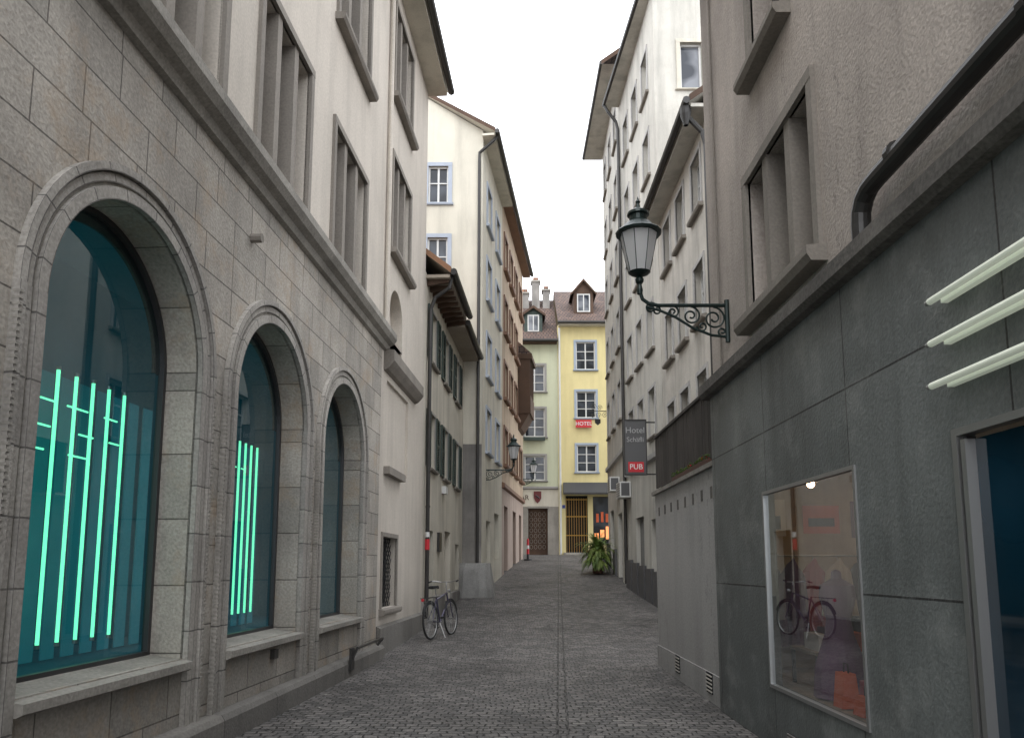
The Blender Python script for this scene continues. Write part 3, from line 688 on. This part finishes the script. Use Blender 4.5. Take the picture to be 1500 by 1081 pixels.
for i in range(9):
    w=-.42-i*.13; h=.05+.16*random.random(); box(B['goods'],F,7.05,7.05+.2+.2*random.random(),.83,.83+h,w-.1,w,random.choice(GM))
lathe(B['dress_form'],F.P(6.6,0,-.42),[(0,.5),(.23,.5),(.21,.75),(.12,1.02),(.10,1.15),(.15,1.34),(.14,1.44),(.045,1.5),(.04,1.56),(0,1.58)],'violet_cloth',18)
for s,w,z,m_ in ((6.1,-.2,.27,'orange_cloth'),(6.25,-.45,.18,'pink_cloth'),(5.75,-.2,.14,'orange_cloth'),(5.55,-.4,.22,'cream_cloth')):
    prof(B['bags'],F,s,s+.17,[(w,.49),(w-.15,.49),(w-.12,.49+z),(w-.03,.49+z)],m_)
    tube(B['bags'],[F.P(s+.04,.48+z,w-.08),F.P(s+.05,.56+z,w-.08),F.P(s+.12,.56+z,w-.08),F.P(s+.13,.48+z,w-.08)],.007,'dark_cloth',5)
for a,b,c,d in ((6.35,6.6,.08,.22),(5.9,6.15,.06,.2),(5.45,5.7,.05,.19)):
    box(B['vents'],F,a,b,c,d,.055,.07,'dark_frame')
    for k in range(5): box(B['vents'],F,a+.02,b-.02,c+.015+k*.026,c+.025+k*.026,.07,.078,'grey_frame')
r=.062
tube(B['rain_pipe'],[F.P(-2.8,4.14,.1),F.P(3.2,4.06,.1),F.P(4.45,4.03,.1),F.P(4.56,4.02,.1),F.P(4.64,3.98,.1),F.P(4.69,3.91,.1),F.P(4.70,3.83,.1),F.P(4.70,3.70,.1)],r,'pipe_dark',14)
for s in (1.2,3.0,4.2): tube(B['rain_pipe'],[F.P(s,4.07-.01*(s>4),.1),F.P(s+.05,4.07-.01*(s>4),.1)],r+.007,'pipe_dark',14)
for i,z in enumerate((3.03,2.80,2.57)):
    tube(B['light_bars'],[F.P(1.6,z,.125),F.P(3.94+.02*i,z,.125)],.019,'tube_white',12)
    box(B['light_bars'],F,1.6,3.88,z-.028,z+.0,.062,.10,'tube_white')
    tube(B['light_bars'],[F.P(3.94+.02*i,z,.125),F.P(3.97+.02*i,z,.125)],.015,'metal_silver',10)
tube(B['cable'],[F.P(8.3,3.8,.02),F.P(8.3,9.2,.02)],.012,'frame_stone',6)
shell(B['walls'],F,SB,8.75,-.3,TOP,10,'plaster_taupe')
roof(B,F,SB,8.75,TOP,.3,10,30,'tiles','plaster_cream')
B.done()

# ------------------------------------------------------------ low terrace wall + fence
B=Bld('terrace_wall'); F=right(2.4,0)
box(B['wall'],F,8.76,12.55,-.3,2.78,-1.9,0,'plaster_grey')
box(B['base'],F,8.74,12.56,-.3,.34,.003,.02,'plaster_grey')
box(B['coping'],F,8.76,12.62,2.783,2.84,-1.9,.05,'stone_trim')
for s in (9.15,10.9):
    box(B['vents'],F,s,s+.26,.1,.34,.02,.03,'black_void')
    for k in range(5): box(B['vents'],F,s,s+.26,.12+k*.045,.135+k*.045,.03,.04,'plaster_white')
for i in range(8):
    s=8.95+i*.46; box(B['vents'],F,s,s+.09,2.42,2.56,.001,.006,'ledge_dark')
B.done()
B=Bld('terrace_fence'); random.seed(2)
s=8.76
while s<12.5:
    h=3.72+.02*random.random(); box(B['slats'],F,s,s+.085,2.9,h,-.05,-.03+.01*random.random(),'fence_dark'); s+=.095
for k in range(20):
    w=-.1-k*.09; box(B['slats'],F,12.5,12.52,2.9,3.72,w-.08,w,'fence_dark')
for z in (3.0,3.6): box(B['rails'],F,8.76,12.5,z,z+.05,-.1,-.052,'fence_dark')
box(B['cap'],F,8.74,12.55,3.74,3.78,-.1,.0,'fence_dark')
for s in (8.8,10.6,12.4): box(B['posts'],F,s,s+.06,2.84,3.74,-.16,-.102,'fence_dark')
B.done()
M=Mesh(); random.seed(3)
box(M,F,9.0,11.0,2.845,2.9,-.02,.045,'terracotta')
for i in range(160):
    c=F.P(9+2*random.random(),2.9+.06*random.random(),-.01+.06*random.random()); a=random.random()*6; r=.014
    m='red_paint' if random.random()<.12 else 'leaf'
    M.poly([c+Vector((r*math.cos(a),r*math.sin(a),0)),c+Vector((-r*math.sin(a),0,r)),c-Vector((r*math.cos(a),r*math.sin(a),0)),c+Vector((0,r,-r))],m)
M.obj('flower_trough')

# ------------------------------------------------------------ white house
B=Bld('white_house'); F=right(4.3,0); ops=[]
for s in (16.1,17.8,19.4):
    for z in (9.75,7.15,4.6):
        window(B,F,s,s+.85,z,z+1.35,ops,.2,'white_frame',2,(.6,),('plaster_grey',.1,.03),('frame_stone',.12,.1),'glass_pale_reflect' if z>8 else 'glass_dark')
ops.append((16.5,17.5,0,2.6,.2,False)); ops.append((18.6,20.2,1.2,3.2,.2,False))
quad(B['doors'],F,16.5,17.5,0,2.6,-.19,'wood_brown'); quad(B['doors'],F,18.6,20.2,1.2,3.2,-.19,'glass_dark')
facade(B['walls'],F,15.2,21,-.2,11.7,ops,'plaster_white')
shell(B['walls'],F,15.2,21,-.2,11.7,8,'plaster_white',(1,0))
roof(B,F,15.2,20.95,11.6,.45,8,35,'tiles','plaster_white_b',sof=(.1,0))
gable(B['walls'],F,15.2,11.7,8,35,'plaster_white',.4)
tube(B['downpipe'],[F.P(15.3,11.6,.5),F.P(15.3,11.4,.5),F.P(15.3,11.0,.15),F.P(15.3,10.7,.08),F.P(15.3,.2,.08)],.06,'pipe_dark')
lathe(B['downpipe'],F.P(15.3,11.3,.5),[(.05,-.15),(.12,.1),(.14,.25),(.1,.26)],'pipe_dark',10)
B.done()

# ------------------------------------------------------------ tall white houses on the right
def skew_roof(B,e0,e1,ze,rx,zr,wx0,wx1,bx):
    R=B['roof']; a,b=Vector(e0),Vector(e1)
    A=(a.x,a.y,ze);Bq=(b.x,b.y,ze); up=lambda p:(p[0],p[1],p[2]+.18)
    L=(b-a).length
    R.poly([up(A),up(Bq),(rx,b.y,zr),(rx,a.y,zr)],'tiles',[(0,0),(L,0),(L,6),(0,6)])
    R.poly([(rx,a.y,zr),(rx,b.y,zr),(bx,b.y,ze),(bx,a.y,ze)],'tiles',[(0,0),(L,0),(L,6),(0,6)])
    R.poly([A,Bq,(wx1,b.y,ze),(wx0,a.y,ze)],'plaster_white_b')
    R.poly([A,Bq,up(Bq),up(A)],'wood_brown')
    for p in (A,Bq): R.poly([p,up(p),(rx,p[1],zr),(rx,p[1],zr-.3)],'wood_brown')
    tube(B['gutter'],[(A[0],A[1],ze+.08),(Bq[0],Bq[1],ze+.08)],.09,'pipe_dark')
B=Bld('tall_white_house'); F=right(4.857,-.027); E=faceY(21.0); ops=[]; random.seed(4)
x0=4.857-.027*21
for s in (21.9,23.6,25.3):
    for z in (16.4,13.65,10.9,8.15,5.5):
        window(B,F,s,s+.85,z,z+1.45,ops,.2,'white_frame',2,(.6,),('plaster_grey',.1,.03),('frame_stone',.1,.09),'glass_pale_reflect' if random.random()<.5 else 'glass_dark')
for a in (21.6,24.0):
    ops.append((a,a+1.3,gz(a),gz(a)+2.6,.15,False)); quad(B['doors'],F,a,a+1.3,gz(a),gz(a)+2.6,-.14,'glass_dark')
facade(B['walls'],F,21,27,-.2,19.3,ops,'plaster_white_b')
en=[]
window(B,E,5.1,5.75,15.9,17.4,en,.15,'white_frame',1,(),('plaster_cream',.12,.04),('plaster_cream',.08,.06),'glass_pale_reflect')
facade(B['walls'],E,x0,12.5,-.2,19.3,en,'plaster_white_b')
B['walls'].poly([E.P(x0,19.3),E.P(12.5,19.3),E.P(8.4,22.9)],'plaster_white_b')
shell(B['walls'],F,21.4,27,-.2,19.3,8,'plaster_white_b',(0,0))
skew_roof(B,(4.0,20.7),(3.56,27.0),19.2,8.4,22.7,4.4,4.2,12.8)
tube(B['downpipe'],[(3.56,26.9,19.2),F.P(26.85,18.9,.45),F.P(26.85,18.5,.15),F.P(26.85,18.2,.08),F.P(26.85,1.0,.08)],.06,'pipe_dark')
for s in (21.5,22.6,23.7,24.8,25.9): box(B['service_hatches'],F,s,s+.9,gz(s)-.1,gz(s)+1.05,.01,.10,'sign_grey')
prof(B['string_course'],F,21,27,[(.003,4.75),(.1,4.8),(.1,4.95),(.003,5.0)],'plaster_grey')
B.done()
F3=F
B=Bld('tall_white_house'); F=right(3.482,.024); E=faceY(27.02); ops=[]
for s in (28.0,30.0,31.9):
    for z in (18.4,15.6,12.8,10.0,7.2):
        window(B,F,s,s+.85,z,z+1.45,ops,.2,'white_frame',2,(.6,),('plaster_grey',.1,.03),('frame_stone',.1,.09),'glass_pale_reflect' if random.random()<.5 else 'glass_dark')
for a in (28.4,31.2):
    ops.append((a,a+1.3,gz(a),gz(a)+2.6,.15,False)); quad(B['doors'],F,a,a+1.3,gz(a),gz(a)+2.6,-.14,'glass_dark')
facade(B['walls'],F,27.02,33.4,-.2,21,ops,'plaster_white_b')
facade(B['walls'],E,4.14,12.5,-.2,21,[],'plaster_white')
B['walls'].poly([E.P(4.14,21),E.P(12.5,21),E.P(8.4,24.6)],'plaster_white')
shell(B['walls'],F,27.02,33.4,-.2,21,8,'plaster_white_b',(0,1))
skew_roof(B,(3.45,26.7),(3.42,33.6),20.8,8.4,24.6,4.2,4.3,12.8)
box(B['chimney'],E,5.2,6.0,21,24.4,-1.6,-.8,'plaster_greybase')
prof(B['string_course'],F,27.02,33.4,[(.003,5.75),(.1,5.8),(.1,5.95),(.003,6.0)],'plaster_grey')
for s in (30.2,32.6): box(B['service_hatches'],F,s,s+.8,gz(s)-.1,gz(s)+1.05,.01,.10,'sign_grey')
B.done()
for FF,s,z in ((F3,26.0,4.0),(F,28.8,4.5)):
    Q=Mesh(); box(Q,FF,s,s+.8,z,z+.55,.02,.4,'white_frame'); box(Q,FF,s-.004,s,z+.05,z+.5,.07,.36,'sign_grey')
    for k in range(6): box(Q,FF,s+.05,s+.75,z+.06+k*.08,z+.1+k*.08,.4,.41,'grey_frame')
    Q.obj('air_conditioner')

# ------------------------------------------------------------ hanging hotel sign
E=faceY(21.9); B=Bld('hotel_pub_sign')
box(B['board'],E,3.3,3.98,4.27,5.93,-.09,0,'sign_grey')
for a,b,c,d in ((3.3,3.33,4.27,5.93),(3.95,3.98,4.27,5.93),(3.33,3.95,4.27,4.3),(3.33,3.95,5.9,5.93)): box(B['rim'],E,a,b,c,d,0,.02,'pipe_dark')
box(B['pub_panel'],E,3.42,3.88,4.36,4.66,.003,.012,'red_paint')
for z in (4.3,5.85): tube(B['bracket'],[E.P(3.98,z,-.04),E.P(4.3,z,-.04)],.02,'iron_black')
e=B.done()
text('Hotel',E.P(3.64,5.60,.012),.25,'letter_grey',(math.pi/2,0,0),e,ext=.003)
text('Schäfli',E.P(3.64,5.32,.012),.205,'letter_grey',(math.pi/2,0,0),e,ext=.003)
text('PUB',E.P(3.65,4.51,.02),.22,'white_paint',(math.pi/2,0,0),e,ext=.003)

# ------------------------------------------------------------ street lamps
def lamp(wx,wy,lx,zb,sg):
    B=Bld('street_lamp'); K=B['bracket']
    L=abs(lx-wx)
    def q(u,z): return Vector((wx+sg*u,wy,zb+z))
    tube(K,[q(.02,.06),q(.02,-.42)],.028,'iron_green',8)
    tube(K,[q(.02,0),q(L*.8,0),q(L*.9,.02),q(L*.97,.07),q(L,.16)],.022,'iron_green',8)
    tube(K,[q(.03,-.36),q(.2,-.34),q(.4,-.26),q(.6,-.13),q(L*.8,-.05),q(L*.92,-.02)],.016,'iron_green',8)
    def spiral(cu,cz,r,turns,a0,dirn=1):
        n=int(20*turns); pts=[]
        for i in range(n+1):
            t=i/n; a=a0+dirn*t*turns*2*math.pi; rr=r*(1-t*.82); pts.append(q(cu+rr*math.cos(a),cz+rr*math.sin(a)))
        tube(K,pts,.011,'iron_green',6)
    spiral(.17,-.15,.13,1.7,math.pi/2); spiral(.42,-.12,.105,1.6,math.pi/2); spiral(.62,-.075,.07,1.5,math.pi/2)
    spiral(.30,-.24,.06,1.3,0,-1); spiral(L-.12,-.03,.07,1.4,math.pi,-1); spiral(.80,-.06,.05,1.3,math.pi/2)
    spiral(.08,-.30,.06,1.4,math.pi,1)
    c=(lx,wy,zb+.16); H=B['lantern']
    lathe(H,c,[(.0,-.04),(.03,-.03),(.035,.02),(.022,.08),(.045,.11),(.05,.14),(.03,.17),(.10,.20),(.125,.22)],'iron_green',16)
    lathe(H,c,[(.115,.22),(.165,.42),(.21,.66)],'frosted',8,False,math.pi/8)
    for k in range(8):
        a=2*math.pi*k/8+math.pi/8
        tube(H,[Vector(c)+Vector((.12*math.cos(a),.12*math.sin(a),.22)),Vector(c)+Vector((.216*math.cos(a),.216*math.sin(a),.67))],.005,'iron_green',5)
    lathe(H,c,[(.205,.655),(.25,.66),(.26,.68),(.24,.70),(.20,.72),(.15,.78),(.115,.81),(.10,.82),(.10,.88),(.125,.89),(.12,.92),(.06,.96),(.03,.98),(.018,1.03),(.03,1.05),(.012,1.08),(0,1.12)],'iron_green',16)
    return B.done()
lamp(2.4,8.02,1.42,4.47,-1)
lamp(-.95,26,.06,4.95,1)
lamp(.55,43.0,1.25,6.6,1)

B=Bld('hanging_iron_sign'); y=36.5
def q(u,z): return Vector((3.75+u*.7,y,9.0+z*.8))
tube(B['arm'],[q(.1,.3),q(1.6,.3)],.02,'iron_black')
for cu,cz,r in ((.4,.55,.22),(.85,.5,.18),(1.2,.05,.2),(.75,.02,.2),(.35,.0,.15)):
    tube(B['scrolls'],[q(cu+r*(1-i/30)*math.cos(i*.4),cz+r*(1-i/30)*math.sin(i*.4)) for i in range(28)],.013,'iron_black',5)
B['plate'].poly([q(.5,-.2),q(.9,-.2),q(.9,-.45),q(.7,-.6),q(.5,-.45)],'iron_black')
B.done()

# ------------------------------------------------------------ bicycle
def bicycle(loc,ang,lean,sc):
    M=Mesh(); T=Matrix.Translation(loc)@Matrix.Rotation(ang,4,'Z')@Matrix.Rotation(lean,4,'X')@Matrix.Scale(sc,4)
    def q(x,y,z): return T@Vector((x,y,z))
    for cx in (-.53,.53):
        n=40
        tube(M,[q(cx+.335*math.cos(2*math.pi*i/n),0,.355+.335*math.sin(2*math.pi*i/n)) for i in range(n)],.022,'rubber',8,True)
        tube(M,[q(cx+.31*math.cos(2*math.pi*i/n),0,.355+.31*math.sin(2*math.pi*i/n)) for i in range(n)],.011,'metal_silver',6,True)
        for i in range(20):
            a=2*math.pi*i/20; tube(M,[q(cx,.02*(-1)**i,.355),q(cx+.31*math.cos(a),0,.355+.31*math.sin(a))],.0018,'metal_silver',4)
        tube(M,[q(cx,-.05,.355),q(cx,.05,.355)],.022,'metal_silver',8)
        tube(M,[q(cx+.375*math.cos(a),0,.355+.375*math.sin(a)) for a in [math.radians(20+i*8) for i in range(18)]],.02,'rubber',6)
    bb=(-.06,0,.30); st=(-.2,0,.80); ht=(.36,0,.86); hb=(.40,0,.70)
    f=.019
    tube(M,[q(*bb),q(*st)],f,'bike_paint'); tube(M,[q(*bb),q(*hb)],f+.003,'bike_paint'); tube(M,[q(st[0]+.02,0,.74),q(*ht)],f,'bike_paint'); tube(M,[q(*ht),q(*hb)],.022,'bike_paint')
    for y in (-.05,.05):
        tube(M,[q(*bb),q(-.53,y,.355)],.01,'bike_paint'); tube(M,[q(-.19,0,.76),q(-.53,y,.355)],.01,'bike_paint')
        tube(M,[q(.40,y*.9,.70),q(.44,y,.56),q(.53,y,.355)],.012,'bike_paint')
        tube(M,[q(-.58,y*1.3,.78),q(-.53,y,.36)],.006,'metal_silver')
    tube(M,[q(*st),q(-.23,0,.97)],.014,'metal_silver')
    rows=[(-.38,.02,.0),(-.36,.085,.01),(-.28,.085,.02),(-.2,.05,.015),(-.12,.028,.01),(-.07,.015,.0)]
    for (x0,w0,z0),(x1,w1,z1) in zip(rows,rows[1:]):
        for zz,dz in ((1.0,0),(0.955,0)):
            M.poly([q(x0,-w0,zz+z0),q(x1,-w1,zz+z1),q(x1,w1,zz+z1),q(x0,w0,zz+z0)],'rubber',None,True)
        for sg in (-1,1): M.poly([q(x0,sg*w0,1+z0),q(x1,sg*w1,1+z1),q(x1,sg*w1,.955+z1),q(x0,sg*w0,.955+z0)],'rubber',None,True)
    tube(M,[q(*ht),q(.34,0,1.02),q(.37,0,1.08)],.014,'metal_silver')
    tube(M,[q(.2,-.3,1.09),q(.3,-.27,1.11),q(.37,-.12,1.08),q(.38,0,1.08),q(.37,.12,1.08),q(.3,.27,1.11),q(.2,.3,1.09)],.012,'metal_silver')
    for y in (-.3,.3): tube(M,[q(.16,y*1.01,1.085),q(.27,y*.96,1.105)],.018,'rubber')
    for y in (-.28,.28): tube(M,[q(.34,y*.8,1.09),q(.3,y*1.02,1.06),q(.22,y*1.05,1.05)],.006,'metal_silver',5)
    for y in (-.06,.06): tube(M,[q(-.24,y,.80),q(-.82,y,.79)],.007,'rubber',5)
    for x in (-.35,-.5,-.65,-.82): tube(M,[q(x,-.06,.793),q(x,.06,.793)],.006,'rubber',5)
    n=24; tube(M,[q(-.06+.09*math.cos(2*math.pi*i/n),.045,.30+.09*math.sin(2*math.pi*i/n)) for i in range(n)],.008,'metal_silver',5,True)
    tube(M,[q(-.06,-.07,.30),q(-.06,.07,.30)],.02,'metal_silver')
    tube(M,[q(-.06,.07,.3),q(.08,.08,.2)],.009,'metal_silver'); tube(M,[q(-.06,-.07,.3),q(-.2,-.08,.4)],.009,'metal_silver')
    tube(M,[q(.08,.08,.2),q(.08,.17,.2)],.02,'rubber'); tube(M,[q(-.2,-.08,.4),q(-.2,-.17,.4)],.02,'rubber')
    tube(M,[q(-.06,.045,.39),q(-.53,.045,.385)],.004,'rubber',4); tube(M,[q(-.06,.045,.21),q(-.53,.045,.33)],.004,'rubber',4)
    tube(M,[q(.44,0,.90),q(.50,0,.90)],[.02,.04],'metal_silver',10); tube(M,[q(-.84,0,.76),q(-.87,0,.76)],.03,'red_paint',8)
    tube(M,[q(-.2,-.06,.3),q(-.3,-.2,.02)],.009,'metal_silver')
    M.obj('bicycle')
bicycle((-1.49,16.2,gz(16.2)),math.radians(73),math.radians(-3),1.07)

M=Mesh(); c=(.78,37.0,gz(37))
lathe(M,c,[(0.2,0),(.2,.05),(.07,.07),(.07,.3)],'dark_frame',12); lathe(M,c,[(.065,.3),(.062,.55)],'red_paint',12); lathe(M,c,[(.062,.55),(.06,.72)],'white_paint',12); lathe(M,c,[(.06,.72),(.055,1.0),(.03,1.05),(0,1.06)],'red_paint',12)
M.obj('traffic_bollard')

M=Mesh(); random.seed(11); c=Vector((3.50,30.8,gz(30.8)+.02))
lathe(M,c,[(0,0),(.2,0),(.24,.45),(.26,.47),(.26,.5),(.22,.5),(.21,.44),(0,.44)],'terracotta',16)
for i in range(190):
    a=random.random()*2*math.pi; L=.45+.6*random.random(); el=random.uniform(.0,1.45); base=c+Vector((.1*math.cos(a),.1*math.sin(a),.4+.75*random.random()))
    d=Vector((math.cos(a)*math.cos(el),math.sin(a)*math.cos(el),math.sin(el))); p=base.copy(); side=Vector((-math.sin(a),math.cos(a),0)); m='leaf' if random.random()<.5 else 'leaf_b'
    n=12
    for k in range(n):
        q0=p.copy(); d.z-=.17; d.normalize(); p=p+d*(L/n); w=.10*math.sin(math.pi*(k+1)/(n+1))+.015
        for sg in (-1,1):
            tip=q0+side*sg*w+d*.05+Vector((0,0,-.03*random.random()))
            M.poly([q0,q0+d*.03,tip],m); M.poly([q0+d*(L/n*.5),q0+d*(L/n*.5+.03),tip+d*(L/n*.5)],m)
M.obj('potted_fern')

# ------------------------------------------------------------ camera
f=1100; p=math.radians(7.4)
cam=D.cameras.new('camera'); co=D.objects.new('camera',cam); C.scene.collection.objects.link(co)
cam.sensor_width=36; cam.sensor_fit='HORIZONTAL'; cam.lens=36*f/1500
cam.shift_y=(830-f*math.tan(p)-540.5)/1500
cam.clip_start=.05; cam.clip_end=1000
co.location=(0,0,1.6); co.rotation_euler=(math.pi/2+p,0,0)
C.scene.camera=co
# ------------------------------------------------------------ light
w=D.worlds.new('World'); C.scene.world=w; w.use_nodes=True; nt=w.node_tree
bg=nt.nodes['Background']; sky=N(nt,'ShaderNodeTexSky',sky_type='NISHITA'); sky.sun_disc=False
el=math.radians(52); az=math.radians(198)
sky.sun_elevation=el; sky.sun_rotation=az
hs=N(nt,'ShaderNodeHueSaturation'); hs.inputs['Saturation'].default_value=.12; nt.links.new(sky.outputs[0],hs.inputs['Color'])
mx=N(nt,'ShaderNodeMix',data_type='RGBA'); mx.inputs[0].default_value=.85; nt.links.new(hs.outputs[0],mx.inputs[6]); mx.inputs[7].default_value=(23.4,24,25.2,1)
nt.links.new(mx.outputs[2],bg.inputs[0]); bg.inputs[1].default_value=.14
sl=D.lights.new('sun','SUN'); sl.energy=.95; sl.angle=math.radians(35); sl.color=(1,.985,.96)
so=D.objects.new('sun',sl); C.scene.collection.objects.link(so)
d=Vector((math.sin(az)*math.cos(el),math.cos(az)*math.cos(el),math.sin(el)))
so.rotation_euler=d.to_track_quat('Z','Y').to_euler()
vs=C.scene.view_settings; vs.view_transform='Standard'; vs.look='None'; vs.exposure=0; vs.gamma=1
